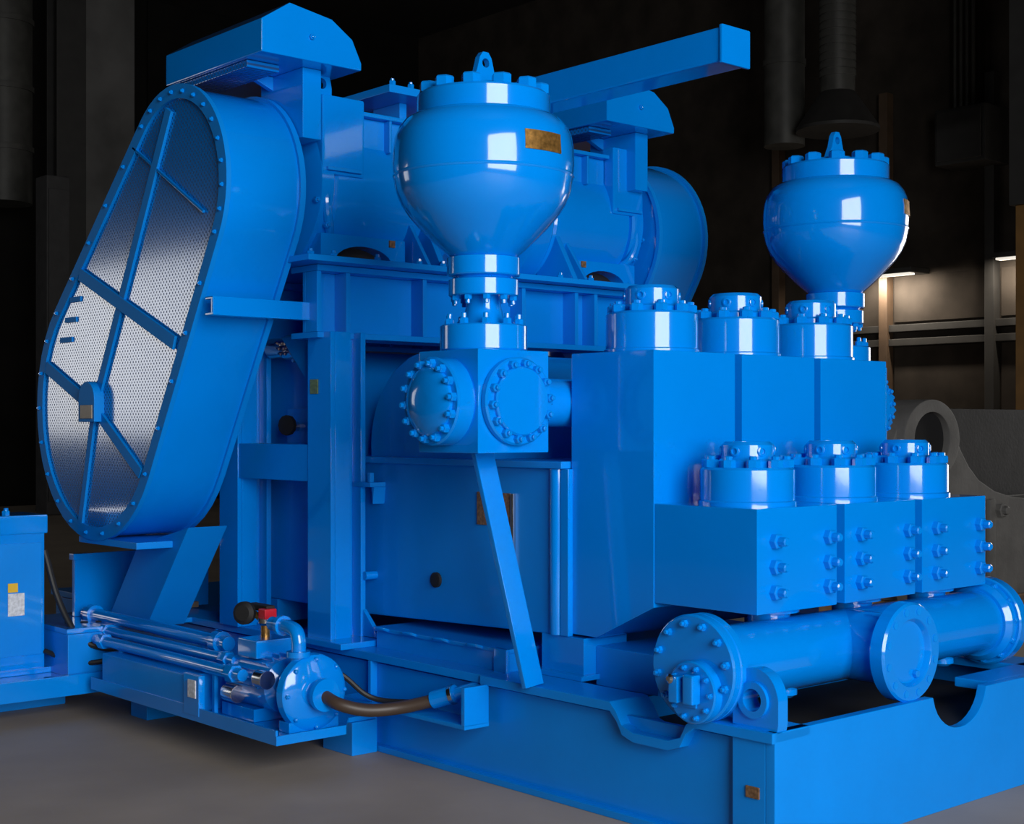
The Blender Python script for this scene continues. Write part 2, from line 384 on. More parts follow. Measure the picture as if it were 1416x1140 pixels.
def dampener(cx, cy, label, plate_a):
    t = thing('pulsation_dampener', label, 'pressure tank', (cx, cy, 1.73), 'pulsation dampeners')
    prof = [(.105, 1.856), (.135, 1.882), (.163, 1.907), (.19, 1.933), (.226, 1.97), (.26, 2.008), (.284, 2.045), (.302, 2.086), (.311, 2.13), (.315, 2.18), (.314, 2.23), (.308, 2.275), (.296, 2.305), (.276, 2.332), (.25, 2.348), (.222, 2.354)]
    body = B(); body.lathe([(r, z - 1.85) for r, z in prof], (cx, cy, 1.85), seg=72)
    body = body.done('tank_body', BLUE, t)
    B().lathe([(.3125, -.006), (.3155, 0), (.3135, .006)], (cx, cy, 2.142), seg=72).done('weld_seam', BLUE, body)
    hd = B().lathe([(.228, 0), (.232, .005), (.232, .072), (.226, .08), (.16, .082), (.15, .10), (.06, .105)], (cx, cy, 2.346), seg=60).done('head_flange', BLUE, t)
    bolt_ring(hd, (cx, cy, 2.426), (0, 0, 1), .196, 12, .034, .034, 0, .13)
    b = B(); pts = [(-.085, 2.43), (.085, 2.43), (.04, 2.51), (.026, 2.56), (.012, 2.578), (-.012, 2.578), (-.026, 2.56), (-.04, 2.51)]
    d = Vector((.749, -.663, 0))
    eye_plate(b, [(p[0] + cx, p[1]) for p in pts], (cx, 2.54), .016, 'Y', cy - .012, cy + .012); b.done('lifting_lug', BLUE, t)
    nk = B().lathe([(.118, 0), (.122, .004), (.122, .056), (.108, .062), (.104, .066), (.124, .07), (.127, .074), (.127, .132), (.12, .136)][::1], (cx, cy, 1.73), seg=44).done('neck_flange', BLUE, t)
    bolt_ring(nk, (cx, cy, 1.73), (0, 0, -1), .104, 10, .014, .016, .014, .3)
    # curved brass plate on the shoulder
    a0, a1 = plate_a; b = B(); t2 = bmesh.new(); g = []
    for k in range(9):
        a = a0 + (a1 - a0) * k / 8
        g.append([t2.verts.new((cx + r * math.cos(a), cy + r * math.sin(a), z)) for r, z in ((.312, 2.193), (.3185, 2.193), (.3145, 2.258), (.308, 2.258))])
    for A, C in zip(g, g[1:]):
        for q in range(4): t2.faces.new((A[q], A[(q + 1) % 4], C[(q + 1) % 4], C[q]))
    t2.faces.new(g[0]); t2.faces.new(g[-1]); b._add(t2); pl = b.done('brass_nameplate', BRASS, t, 'brass nameplate')
    return t
vd = math.atan2(-.7486, -.663)
dampener(-.12, 1.17, 'large blue ball-shaped pressure tank with brass plate above the slanted strut', (vd + .47, vd + .98))
dampener(1.917, 1.17, 'blue ball-shaped pressure tank rising behind the far right valve caps', (vd + .95, vd + 1.55))

# slanted strut from cross to skid
tag(B().bar((-.10, 1.20, 1.19), (-.015, 1.03, .384), .085, .022, .004, up=(0, 1, 0)).done('support_strut', BLUE), 'slanted flat blue strut from the cross block down to the skid edge', 'strut')

# ================================================================== power end (gear case)
ge = thing('gear_case', 'big dark blue gear case box with rounded top behind the fluid end', 'gear case', (.9, 2.3, .36))
B().prism([(1.11, .53), (1.11, 1.13), (3.5, 1.13), (3.5, .49), (2.3, .49)], 'X', .20, 1.60, .012).done('case_body', BLUE2, ge)
B().box((.17, 1.085, 1.128), (1.63, 3.52, 1.155), .006).done('case_ledge', BLUE2, ge)
B().cyl((.205, 1.14, .53), (.205, 1.14, 1.128), .028, seg=18).done('corner_pipe', BLUE, ge)
B().box((.19, 1.07, .53), (.215, 1.11, 1.128), .004).done('corner_strip', BLUE, ge)
B().lathe([(.37, 0), (.38, .01), (.38, 1.35), (.37, 1.36)], (.22, 1.93, 1.20), (1, 0, 0), 60).done('crosshead_cover', BLUE2, ge)
B().lathe([(.47, 0), (.48, .01), (.48, 1.35), (.47, 1.36)], (.215, 2.95, 1.15), (1, 0, 0), 64).done('gear_cover', BLUE2, ge)
B().box((.195, 1.39, .905), (.2, 1.58, 1.03), .001).done('case_nameplate', BRONZE, ge, 'brown nameplate')
B().box((.185, 1.36, .72), (.2, 1.375, 1.03), .002).done('plate_edge_strip', STEEL, ge)
B().lathe([(.03, 0), (.03, .012), (.018, .016)], (.2, 1.83, .672), (-1, 0, 0), 18).done('drain_port', BLACK, ge, 'dark round port')
b = B(); b.box((.12, 2.17, 1.03), (.2, 2.29, 1.05), .003); b.box((.12, 2.17, 1.05), (.14, 2.19, 1.09), .003); b.prism([(2.17, 1.03), (2.19, 1.03), (2.18, .96)], 'X', .14, .2, .002); b.done('small_bracket', BLUE2, ge)
B().cyl((.14, 2.24, .66), (.2, 2.24, .66), .018, seg=14).done('pipe_stub', BLUE, ge)
for x0 in (.2, 1.35):
    pd = B(); pd.box((x0, 1.0, ZS), (x0 + .22, 1.22, .53), .005); pd.box((x0 - .03, .98, ZS - .001), (x0 + .27, 1.26, ZS + .018), .003); pd.done('pedestal', BLUE, ge)
    B().box((x0, 3.0, ZS), (x0 + .22, 3.3, .49), .005).done('pedestal', BLUE2, ge)
B().box((.26, .70, .36), (1.54, 1.0, .50), .006).done('front_sump', BLUE2, ge)
# drip box below the case
dbx = thing('sump_box', 'low blue sump box with lid clips under the dark gear case', 'box', (.25, 1.7, .36))
B().box((.10, 1.30, .352), (.40, 2.10, .455), .006).done('box_body', BLUE2, dbx)
B().box((.09, 1.29, .452), (.41, 2.11, .468), .004).done('box_lid', BLUE2, dbx)
for y in (1.42, 1.62, 1.82, 2.0): B().tube([(.088, y, .462), (.075, y + .02, .468), (.075, y + .07, .466), (.088, y + .09, .462)], .006, 6, 3).done('lid_clip', BLUE, dbx)
B().box((.08, 1.28, .36), (.10, 1.35, .47), .004).done('corner_post', BLUE, dbx)

# ================================================================== motor support frame
fr = thing('motor_frame', 'blue steel frame of columns and beams holding the motors over the gear case', 'frame', (.9, 2.7, .384))
def hcol(x0, sx, y0, y1, z0, z1):
    X = lambda v: x0 + sx * v
    b = B()
    b.box((min(X(0), X(.022)), y0, z0), (max(X(0), X(.022)), y1, z1), .004)
    b.box((min(X(.022), X(.10)), y0 + .0, z0), (max(X(.022), X(.10)), y0 + .02, z1), .004)
    b.box((min(X(.08), X(.15)), y0 + .06, z0), (max(X(.08), X(.15)), y0 + .08, z1), .004)
    b.box((min(X(.15), X(.175)), y0, z0), (max(X(.15), X(.175)), y1, z1), .004)
    return b.done('column', BLUE, fr)
for x0, sx in ((-.02, 1), (1.84, -1)):
    hcol(x0, sx, 2.25, 2.42, ZS, 1.67); hcol(x0, sx, 2.98, 3.14, ZS, 1.67)
    X = lambda v: x0 + sx * v
    B().box((min(X(.005), X(.12)), 2.42, 1.05), (max(X(.005), X(.12)), 2.98, 1.205), .005).done('side_rail', BLUE2, fr)
    B().box((min(X(-.04), X(.22)), 2.12, ZS), (max(X(-.04), X(.22)), 2.48, ZS + .025), .004).done('base_plate', BLUE, fr)
    B().prism([(2.13, .41), (2.25, .41), (2.25, .52)], 'X', min(X(.16), X(.18)), max(X(.16), X(.18)), .003).done('gusset', BLUE, fr)
    B().prism([(2.42, 1.67), (2.75, 1.67), (2.42, 1.35)], 'X', min(X(.08), X(.10)), max(X(.08), X(.10)), .003).done('gusset', BLUE2, fr)
for yy, nm in ((2.30, 'front_beam'), (3.05, 'rear_beam')):
    b = B(); b.box((-.05, yy, 1.645), (1.87, yy + .2, 1.67), .004); b.box((-.05, yy, 1.92), (1.87, yy + .2, 1.946), .004); b.box((-.05, yy + .09, 1.67), (1.87, yy + .11, 1.92), .002)
    fb = b.done(nm, BLUE2, fr)
    for x in (-.05, .095, .50, .88, 1.08, 1.42, 1.55, 1.83):
        B().box((x, yy + .005, 1.67), (x + .022, yy + .09, 1.92), .003).done('beam_stiffener', BLUE2, fb)
B().box((-.16, 2.2, 1.947), (1.97, 3.35, 1.972), .004).done('deck_plate', BLUE2, fr)
for x in (-.13, -.02, .2, .42, .55, 1.25, 1.45): bolt(fr, (x, 2.23, 1.972), (0, 0, 1), .015, .014, .012)
# outrigger channel to the belt guard
b = B(); b.box((-.50, 2.36, 1.725), (-.02, 2.375, 1.785), .003); b.box((-.50, 2.36, 1.78), (-.02, 2.42, 1.792), .003); b.box((-.50, 2.36, 1.718), (-.02, 2.42, 1.73), .003); b.done('guard_outrigger', BLUE, fr)
for x, y, z in ((-.021, 2.367, 1.445),):
    B().box((x - .004, y - .028, z - .03), (x, y + .028, z + .03), .001).done('inspection_tag', GREEN, fr, 'small olive tag')
# instruments between the columns
lub = thing('oil_filter_bowl', 'bright steel and glass oil filter bowl between the frame columns', 'filter', (.13, 2.78, 1.56))
B().cyl((.13, 2.93, 1.63), (.13, 2.80, 1.63), .045, seg=20).done('bowl', STEEL, lub)
B().cyl((.13, 2.80, 1.63), (.13, 2.72, 1.63), .055, seg=20).done('filter_cap', STEEL, lub)
for k in range(6): bolt(lub, (.08, 2.74 + .012 * k, 1.60 + .012 * (k % 3) * 2), (-1, 0, 0), .01, .012, .006, STEEL)
B().cyl((.14, 2.78, 1.575), (.215, 2.78, 1.575), .012, seg=10).done('mounting_stub', STEEL, lub)
v = thing('drain_cock', 'small brass and black drain cock on the gear case side', 'valve', (.2, 2.82, 1.25))
B().box((.198, 2.74, 1.2), (.206, 2.92, 1.36), .003).done('mount_plate', BLUE2, v)
B().cyl((.2, 2.83, 1.28), (.12, 2.83, 1.28), .022, seg=12).done('stem', STEEL, v)
B().lathe([(.03, 0), (.045, .01), (.045, .03), (.02, .035)], (.14, 2.80, 1.285), (-1, -.3, 0), 12).done('cap', BLACK, v)

# ================================================================== motors
def motor(mx, label):
    X = (lambda x: x) if mx > 0 else (lambda x: 1.93 - x)
    bx = lambda b, x0, x1, y0, y1, z0, z1, bev=.006: b.box((min(X(x0), X(x1)), y0, z0), (max(X(x0), X(x1)), y1, z1), bev)
    cyc, czc, R = 2.68, 2.30, .33
    t = thing('drive_motor', label, 'motor', (X(.35), cyc, 1.972), 'drive motors on the frame')
    B().lathe([(R - .03, 0), (R, .03), (R, .52), (R - .02, .55)], (X(.06), cyc, czc), (mx, 0, 0), 56).done('stator_body', BLUE, t)
    B().lathe([(.2, 0), (.31, .02), (.34, .03), (.34, .09), (R, .10)], (X(-.03), cyc, czc), (mx, 0, 0), 56).done('end_bell', BLUE, t)
    B().lathe([(R, 0), (.345, .02), (.345, .12), (.3, .15), (.15, .19)], (X(.60), cyc, czc), (mx, 0, 0), 56).done('end_bell', BLUE, t)
    B().cyl((X(-.03), cyc, czc), (X(-.12), cyc, czc), .06, seg=20).done('shaft', STEEL, t)
    # upright cover with lug, slot and side box
    b = B(); bx(b, .0, .215, 2.34, 2.42, 2.33, 2.66, .012); cv = b.done('terminal_cover', BLUE, t)
    b = B(); bx(b, .02, .19, 2.325, 2.342, 2.345, 2.36, .003); b.done('cover_slot', BLUE2, cv)
    b = B(); pts = [(X(x), z) for x, z in ((-.03, 2.62), (-.035, 2.71), (-.02, 2.745), (.015, 2.76), (.05, 2.74), (.06, 2.69), (.06, 2.62))]
    eye_plate(b, pts, (X(.012), 2.705), .022, 'Y', 2.36, 2.385); b.done('lifting_lug', BLUE, t)
    b = B(); bx(b, -.02, .6, 2.42, 2.95, 2.50, 2.64, .02); b.done('top_box', BLUE2, t)
    b = B(); bx(b, .22, .52, 2.36, 2.45, 2.60, 2.62); bx(b, .22, .52, 2.40, 2.45, 2.44, 2.6); bx(b, .36, .375, 2.36, 2.42, 2.46, 2.6); b.done('side_box', BLUE2, t)
    b = B(); bx(b, .56, .60, 2.36, 3.0, 2.38, 2.6); b.done('frame_rib', BLUE2, t)
    # arched front foot
    pts = [(.02, 1.972), (.10, 1.972)] + [(.24 - .15 * math.cos(a), 1.972 + .075 * math.sin(a)) for a in [PI * k / 12 for k in range(13)]] + [(.46, 1.972), (.46, 2.09), (.02, 2.09)]
    B().prism([(X(x), z) for x, z in pts], 'Y', 2.38, 2.52, .004).done('arched_foot', BLUE, t)
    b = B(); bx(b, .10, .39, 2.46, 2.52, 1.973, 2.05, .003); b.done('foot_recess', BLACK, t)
    b = B(); b.prism([(2.24, 1.972), (2.5, 1.972), (2.5, 2.28), (2.42, 2.28)], 'X', min(X(.55), X(.58)), max(X(.55), X(.58)), .004); b.done('foot_gusset', BLUE, t)
    b = B(); b.prism([(2.24, 1.972), (2.5, 1.972), (2.5, 2.25), (2.44, 2.25)], 'X', min(X(.48), X(.50)), max(X(.48), X(.50)), .004); b.done('foot_gusset', BLUE, t)
    b = B(); bx(b, .37, .40, 2.372, 2.38, 2.055, 2.085, .001); b.done('motor_tag', BRONZE, t)
    B().box((min(X(0), X(.6)), 2.85, 1.972), (max(X(0), X(.6)), 3.0, 2.15), .005).done('rear_foot', BLUE2, t)
    B().tube([(X(.04), 2.37, 2.40 - .1), (X(.035), 2.36, 2.2), (X(.06), 2.38, 2.12), (X(.09), 2.42, 2.08)], .02, 10).done('conduit', BLUE, t)
    for x, z in ((-.01, 2.22), (.04, 2.12), (-.01, 2.48)): bolt(t, (X(x), 2.375, z), (0, -1, 0), .014, .02, .01)
    return t
motor(1, 'blue drive motor between the large belt guard and the nearer ball tank')
motor(-1, 'blue drive motor right of the nearer ball tank beside the far guard')

# ------------------------------------------------------------------ blower hoods over the motors
def hood(x0, label, n0):
    t = thing('blower_hood', label, 'air hood', (x0 + .24, 2.5, 2.6), 'blower hoods over the motors')
    z = 2.735
    out = [(0, z), (0, z + .13), (.13, z + .215), (.33, z + .185), (.43, z + .12), (.475, z + .03), (.475, z)]
    B().prism([(x0 + a, c) for a, c in out], 'Y', 2.18, 2.95, .008).done('hood_shell', BLUE, t)
    B().box((x0 + .02, 2.32, z - .03), (x0 + .17, 2.93, z - .002), .003).done('air_grille', MESH, t)
    nb = B(); nb.prism([(x0 + n0, z), (x0 + n0 + .09, z), (x0 + n0 + .09, 2.45), (x0 + n0, 2.45)], 'Y', 2.28, 2.60, .006); nb.done('hood_neck', BLUE, t)
    B().prism([(x0 + n0 - .14, z - .002), (x0 + n0, z - .002), (x0 + n0, z - .06)], 'Y', 2.50, 2.53, .004).done('neck_gusset', BLUE2, t)
    bolt(t, (x0 + .23, 2.18, z + .095), (0, -1, 0), .012, .012, .008)
    return t
hood(-.39, 'blue angled air hood topping the large belt guard, top left of the pump', .255)
hood(1.51, 'blue angled air hood under the long square lifting beam', .30)

# ================================================================== belt guards
def guard_outline(d=0, n=24):
    C1, r1, C2, r2 = Vector((2.675, 2.245)), .425 - d, Vector((3.40, 1.375)), .60 - d
    ax = (C2 - C1); L = ax.length; th = math.atan2(ax.y, ax.x); al = math.acos((r1 - r2) / L)
    pts = []
    a0, a1 = th + al, th + 2 * PI - al     # the long way round C1 away from C2
    for k in range(n + 1):
        a = a0 + (a1 - a0) * k / n; pts.append((C1.x + r1 * math.cos(a), C1.y + r1 * math.sin(a)))
    a0, a1 = th - al, th + al
    m = 10
    p, q = pts[-1], (C2.x + r2 * math.cos(a0), C2.y + r2 * math.sin(a0))
    for k in range(1, m): pts.append((p[0] + (q[0] - p[0]) * k / m, p[1] + (q[1] - p[1]) * k / m))
    for k in range(n + 1):
        a = a0 + (a1 - a0) * k / n; pts.append((C2.x + r2 * math.cos(a), C2.y + r2 * math.sin(a)))
    p, q = pts[-1], pts[0]
    for k in range(1, m): pts.append((p[0] + (q[0] - p[0]) * k / m, p[1] + (q[1] - p[1]) * k / m))
    return pts
def guard(sx, label):
    X = (lambda x: x) if sx > 0 else (lambda x: 1.81 - x)
    mn = lambda a, c: (min(X(a), X(c)), max(X(a), X(c)))
    t = thing('belt_guard', label, 'belt guard', (X(-.28), 3.2, .77), 'belt guards at the sides')
    B().prism(guard_outline(.012), 'X', *mn(-.485, -.15), .006, 2, 40).done('casing', BLUE, t)
    b = B(); b.ring(guard_outline(-.004), guard_outline(.055), 'X', *mn(-.505, -.484)); b.done('face_rim', BLUE3, t)
    b = B(); b.ring(guard_outline(-.002), guard_outline(.02), 'X', *mn(-.165, -.14)); b.done('back_rim', BLUE2, t)
    B().prism(guard_outline(.05), 'X', *mn(-.492, -.486), 0).done('perforated_panel', MESH, t)
    ol = guard_outline(.026)
    for k in range(0, len(ol), 2): bolt(t, (X(-.505), *ol[k]), (-sx, 0, 0), .009, .009, .005)
    # stiffening bars
    def bb(p, q, wd=.05, d=0): B().bar((X(-.499 - d), *p), (X(-.499 - d), *q), .014, wd, .003, up=(0, -(q[1] - p[1]), q[0] - p[0])).done('stiffener_bar', BLUE3, t)
    bb((2.71, 2.58), (3.40, 1.36), .052); bb((3.40, 1.36), (3.54, .84), .042)
    bb((3.54, 1.97), (2.66, 1.62), .058, .003); bb((3.90, 1.56), (3.40, 1.36), .058, .002); bb((3.40, 1.36), (2.96, 1.08), .05)
    B().bar((X(-.499), 3.03, 2.47), (X(-.499), 2.43, 2.13), .012, .012, .002, up=(0, .4, .7)).done('panel_joint', BLUE, t)
    hb = B().prism([(3.32, 1.30), (3.48, 1.30), (3.48, 1.40)] + [(3.40 + .08 * math.cos(a), 1.40 + .08 * math.sin(a)) for a in [PI * k / 10 for k in range(1, 10)]] + [(3.32, 1.40)], 'X', *mn(-.54, -.49), .004).done('shaft_cover', BLUE3, t)
    B().box((mn(-.546, -.538)[0], 3.335, 1.315), (mn(-.546, -.538)[1], 3.45, 1.375), .002).done('shaft_window', TAN, hb, 'tan shaft window')
    for z in (1.86, 1.77, 1.68): B().box((mn(-.5, -.491)[0], 3.545 + (1.86 - z) * .5, z - .012), (mn(-.5, -.491)[1], 3.655 + (1.86 - z) * .6, z + .012), .002).done('stencil_bar', BLUE3, t)
    # foot beam and slanted leg
    B().box((mn(-.5, -.1)[0], 3.0, .755), (mn(-.5, -.1)[1], 3.56, .785), .004).done('foot_bar', BLUE2, t)
    b = B(); b.prism([(2.86, .85), (3.32, .75), (3.62, ZS), (3.24, ZS)], 'X', *mn(-.33, -.14), .006); b.done('guard_leg', BLUE3, t)
    return t
guard(1, 'large slanted oval belt guard with perforated face on the left of the pump')
guard(-1, 'blue belt guard on the far right side, only its curved rim showing')

# ================================================================== lifting beam and top tray
lb = thing('lifting_beam', 'long square blue beam jutting out high above the fluid end', 'beam', (.95, 2.0, 2.6))
B().box((.88, .95, 2.675), (1.035, 3.2, 2.81), .012).done('square_tube', BLUE, lb)
B().box((.873, .935, 2.668), (1.042, .952, 2.817), .006).done('end_cap', BLUE, lb)
B().box((.90, 2.6, 1.972), (1.02, 2.75, 2.675), .006).done('beam_post', BLUE2, lb)
ct = thing('cable_ladder', 'dark blue bolted cable tray behind the top of the nearer ball tank', 'cable tray', (.6, 2.5, 2.6))
B().box((.36, 2.36, 2.725), (.86, 2.75, 2.76), .004).done('tray_plate', BLUE2, ct)
B().box((.52, 2.5, 2.61), (.56, 2.7, 2.725), .004).done('tray_post', BLUE2, ct)
for k in range(5): bolt(ct, (.39 + .1 * k, 2.38, 2.76), (0, 0, 1), .015, .02, .01)

# ================================================================== side tray with wash pump
tr = thing('side_tray', 'low blue tray outside the skid under the small wash pump', 'tray', (-.3, 2.5, 0))
B().prism([(-.56, 1.80), (-.26, 1.80), (-.135, 1.96), (-.005, 1.96), (-.005, 3.3), (-.56, 3.3)], 'Z', .13, .15, .004).done('tray_floor', BLUE, tr)
B().box((-.565, 1.80, .13), (-.555, 3.30, .185), .002).done('tray_lip', BLUE, tr)
B().box((-.565, 1.795, .13), (-.26, 1.805, .165), .002).done('tray_lip', BLUE, tr)
B().box((-.125, 1.95, .0), (-.005, 2.15, .13), .004).done('tray_foot', BLUE, tr)
B().box((-.40, 3.1, .0), (-.005, 3.25, .13), .004).done('tray_foot', BLUE2, tr)
B().box((-.56, 2.45, .15), (-.30, 3.2, .30), .006).done('tray_box', BLUE2, tr)
B().box((-.568, 2.35, .15), (-.54, 2.47, .31), .004).done('tray_upright', BLUE, tr)
B().box((-.572, 2.37, .22), (-.566, 2.43, .29), .002).done('white_tag', WHITE, tr, 'white tag')
pu = thing('wash_pump', 'small round blue centrifugal pump at the front end of the tray', 'pump', (-.36, 2.1, .15))
pc = (-.36, 1.87, .29)
B().lathe([(.10, 0), (.135, .012), (.145, .03), (.14, .06), (.12, .075), (.06, .085), (.05, .085), (.05, .115), (.06, .118), (.06, .14), (.03, .14)], (pc[0], pc[1] + .05, pc[2]), (0, -1, 0), 44).done('volute_casing', BLUE, pu)
B().box((-.47, 1.86, .15), (-.25, 1.93, .19), .005).done('pump_foot', BLUE, pu); B().box((-.46, 2.12, .15), (-.26, 2.36, .2), .005).done('pump_foot', BLUE, pu)
b = B(); b.lathe([(.06, 0), (.07, .02), (.07, .1), (.105, .12), (.105, .40), (.09, .43), (.05, .45)], (pc[0], pc[1] + .05, pc[2]), (0, 1, 0), 32); pm = b.done('pump_motor', BLUE, pu)
for k in range(14):
    a = PI * (k - 1) / 11; d = Vector((math.cos(a), 0, math.sin(a))); o = Vector(pc) + d * .108
    B().bar(o + Vector((0, .20, 0)), o + Vector((0, .44, 0)), .006, .02, .001, up=d).done('cooling_fin', BLUE, pm)
B().box((-.45, 2.12, .39), (-.28, 2.26, .46), .008).done('terminal_box', BLUE, pm)
bolt_ring(pu, (pc[0], pc[1] - .02, pc[2]), (0, -1, 0), .125, 8, .009, .01, .005)
B().tube([(pc[0] - .05, pc[1] + .02, pc[2] + .10), (pc[0] - .05, pc[1] + .02, pc[2] + .2), (pc[0] - .05, pc[1] + .06, pc[2] + .235), (pc[0] - .05, pc[1] + .2, pc[2] + .24)], .027, 14).done('outlet_elbow', BLUE, pu)
b = B(); b.lathe([(.045, 0), (.045, .02), (.03, .022)], (pc[0] - .05, pc[1] + .02, pc[2] + .135), seg=18); b.lathe([(.038, 0), (.038, .02)], (pc[0] - .05, pc[1] + .12, pc[2] + .239), (0, 1, 0), 16); b.done('outlet_coupling', BLUE, pu)
B().cyl((-.475, 2.0, .33), (-.475, 2.06, .33), .035, seg=18).done('coupling', STEEL, pu, 'bright steel coupling')
B().cyl((-.48, 2.2, .25), (-.48, 2.28, .25), .035, seg=18).done('steel_cap', STEEL, pu, 'bright steel cap')
va = thing('gauge_valve', 'small black and red hand valve on brass fitting above the wash pump', 'valve', (-.36, 2.24, .43))
B().cyl((-.36, 2.2, .43), (-.36, 2.2, .52), .018, seg=12).done('valve_stem', BRASS, va)
B().lathe([(.02, 0), (.028, .01), (.028, .03), (.02, .035)], (-.36, 2.2, .505), seg=12).done('valve_nut', STEEL, va)
B().lathe([(.03, 0), (.045, .01), (.045, .03), (.03, .04)], (-.40, 2.27, .55), (-1, -.6, .1), 20).done('gauge', BLACK, va)
B().box((-.40, 2.14, .535), (-.345, 2.19, .575), .006).done('handle', RED, va, 'red valve handle')
B().box((-.38, 2.16, .56), (-.34, 2.30, .585), .005).done('valve_bridge', BLACK, va)
B().cyl((-.36, 2.2, .515), (-.385, 2.27, .56), .013, seg=8).done('gauge_stem', BRASS, va)
h = B(); h.tube([(-.36, 1.79, .285), (-.34, 1.72, .262), (-.26, 1.66, .24), (-.16, 1.60, .245), (-.08, 1.52, .27), (-.05, 1.48, .285)], .024, 14); hs = thing('suction_hose', 'brown rubber hose curving from the wash pump to the skid', 'hose', (-.2, 1.6, .22)); h.done('hose', HOSE, hs)
B().cyl((-.07, 1.515, .275), (-.03, 1.43, .305), .034, seg=18).done('hose_clamp', BLUE, hs)
B().cyl((-.035, 1.44, .30), (.03, 1.36, .335), .024, seg=18).done('hose_fitting', BLUE, hs)
B().cyl((-.04, 1.45, .297), (-.033, 1.437, .302), .037, seg=18).done('clamp_ring', STEEL, hs)
tag(B().tube([(-.30, 1.98, .36), (-.22, 1.9, .34), (-.14, 1.85, .26), (-.09, 1.8, .235), (-.03, 1.7, .235)], .01, 8).done('power_cable', RUBBER), 'thin black cable looping beside the round wash pump', 'cable')
# horizontal lube pipes along the skid
for k, (x, z, y0, y1, r, lab) in enumerate(((-.375, .405, 2.45, 3.75, .03, 'upper bright blue pipe below the belt guard'), (-.43, .36, 2.3, 3.5, .022, 'middle thin blue pipe running under the belt guard leg'), (-.49, .33, 2.15, 3.40, .024, 'lowest blue pipe with fittings leading to the wash pump'))):
    t = thing('lube_pipe', lab, 'pipe', (x, (y0 + y1) / 2, z - r), 'lube pipes along the skid side')
    B().cyl((x, y0, z), (x, y1, z), r, seg=18).done('pipe_run', BLUE, t)
    for y in (y0 + .05, y1 - .1): B().cyl((x, y, z), (x, y + .05, z), r * 1.5, seg=6 if k else 16).done('pipe_fitting', BLUE, t)
    for y in (y0 + .2, y1 - .25): B().box((x - .008, y, .15 if k else .30), (x + .008, y + .02, z), .002).done('pipe_bracket', BLUE2, t)

# ================================================================== rear platform, panel and cabinet
rp = thing('rear_platform', 'blue step platform with drilled edge at the far left end', 'platform', (-.7, 3.8, 0))
B().box((-1.35, 3.40, .15), (-.42, 4.2, .175), .004).done('platform_plate', BLUE, rp)
B().box((-1.35, 3.36, .10), (-.42, 3.40, .19), .004).done('platform_edge', BLUE, rp)
B().box((-.90, 3.7, .0), (-.5, 4.1, .15), .004).done('platform_foot', BLUE2, rp)
B().box((-.62, 3.42, .36), (-.001, 3.97, .3835), .004).done('drilled_flange', BLUE, rp)
B().box((-.62, 3.41, .175), (-.45, 3.95, .36), .004).done('flange_web', BLUE2, rp)
for k in range(4): B().cyl((-.52 + .06 * k, 3.62 - .03 * k, .385), (-.52 + .06 * k, 3.62 - .03 * k, .387), .018, seg=12, bev=0).done('bolt_hole', BLACK, rp)
tk = thing('splash_panel', 'flat bright blue upright panel behind the slanted guard leg', 'panel', (-.1, 3.8, .384))
B().box((-.41, 3.80, ZS), (.30, 3.83, .66), .004).done('panel_plate', BLUE, tk)
B().box((-.42, 3.79, .65), (.31, 3.84, .68), .004).done('panel_cap', BLUE, tk)
for x in (-.3, .1): B().box((x, 3.83, ZS), (x + .03, 3.95, .6), .004).done('panel_stay', BLUE2, tk)
B().box((-.02, 3.72, ZS + .002), (.20, 3.79, ZS + .03), .003).done('tan_pad', TAN, tk)
cb = thing('control_cabinet', 'narrow blue control box with warning sticker at far left edge', 'cabinet', (-.8, 3.7, .175))
B().box((-.98, 3.60, .175), (-.642, 3.85, .86), .012).done('cabinet_body', BLUE, cb)
B().box((-.99, 3.59, .80), (-.632, 3.86, .885), .008).done('cabinet_lid', BLUE, cb)
B().box((-.97, 3.594, .26), (-.66, 3.60, .76), .004).done('cabinet_door', BLUE2, cb)
B().box((-1.0, 3.58, .175), (-.62, 3.87, .2), .004).done('cabinet_foot', BLUE, cb)
B().box((-.815, 3.590, .545), (-.77, 3.5935, .585), .001).done('warning_sticker', YELL, cb, 'yellow sticker')
B().box((-.815, 3.590, .44), (-.74, 3.5935, .54), .001).done('paper_label', WHITE, cb, 'white label')
for x in (-.9, -.8): bolt(cb, (x, 3.65, .885), (0, 0, 1), .018, .02, .012)
tag(B().tube([(-.635, 3.62, .72), (-.60, 3.55, .5), (-.55, 3.45, .34), (-.46, 3.38, .29), (-.38, 3.32, .30)], .014, 10).done('black_cable', RUBBER), 'long black cable drooping from the far left control box', 'cable')
tag(B().tube([(-.642, 3.60, .27), (-.58, 3.5, .235), (-.52, 3.42, .225), (-.42, 3.35, .24)], .012, 8).done('black_cable', RUBBER), 'short black cable low beside the far left control box', 'cable')

# ================================================================== background of the hall
def vduct(x, y, r, z0, z1, label, cuts, cone=None):
    t = thing('air_duct', label, 'air duct', (x, y, z0))
    B().cyl((x, y, z0), (x, y, z1 - .01), r, seg=24).done('duct_pipe', DUCT, t)
    for z in cuts: B().cyl((x, y, z - .04), (x, y, z + .04), r * 1.06, seg=24).done('duct_collar', DUCT, t)
    if cone: B().lathe([(cone, 0), (cone, .04), (r, .5)], (x, y, z0 - .48), seg=24).done('duct_cone', DARKST, t)
    return t
vduct(12.0, 9.25, .27, 5.0, ZC, 'round dull grey duct, left of the pair hanging upper right', (6.1, 7.2))
vduct(12.0, 8.4, .22, 5.55, ZC, 'round ribbed grey duct with a cone hood above the far ball tank', [5.8 + .1 * k for k in range(12)], .53)
vduct(5.15, 18.4, .42, 4.6, ZC, 'segmented grey duct hanging at the top left edge', (5.4, 6.3, 7.3))
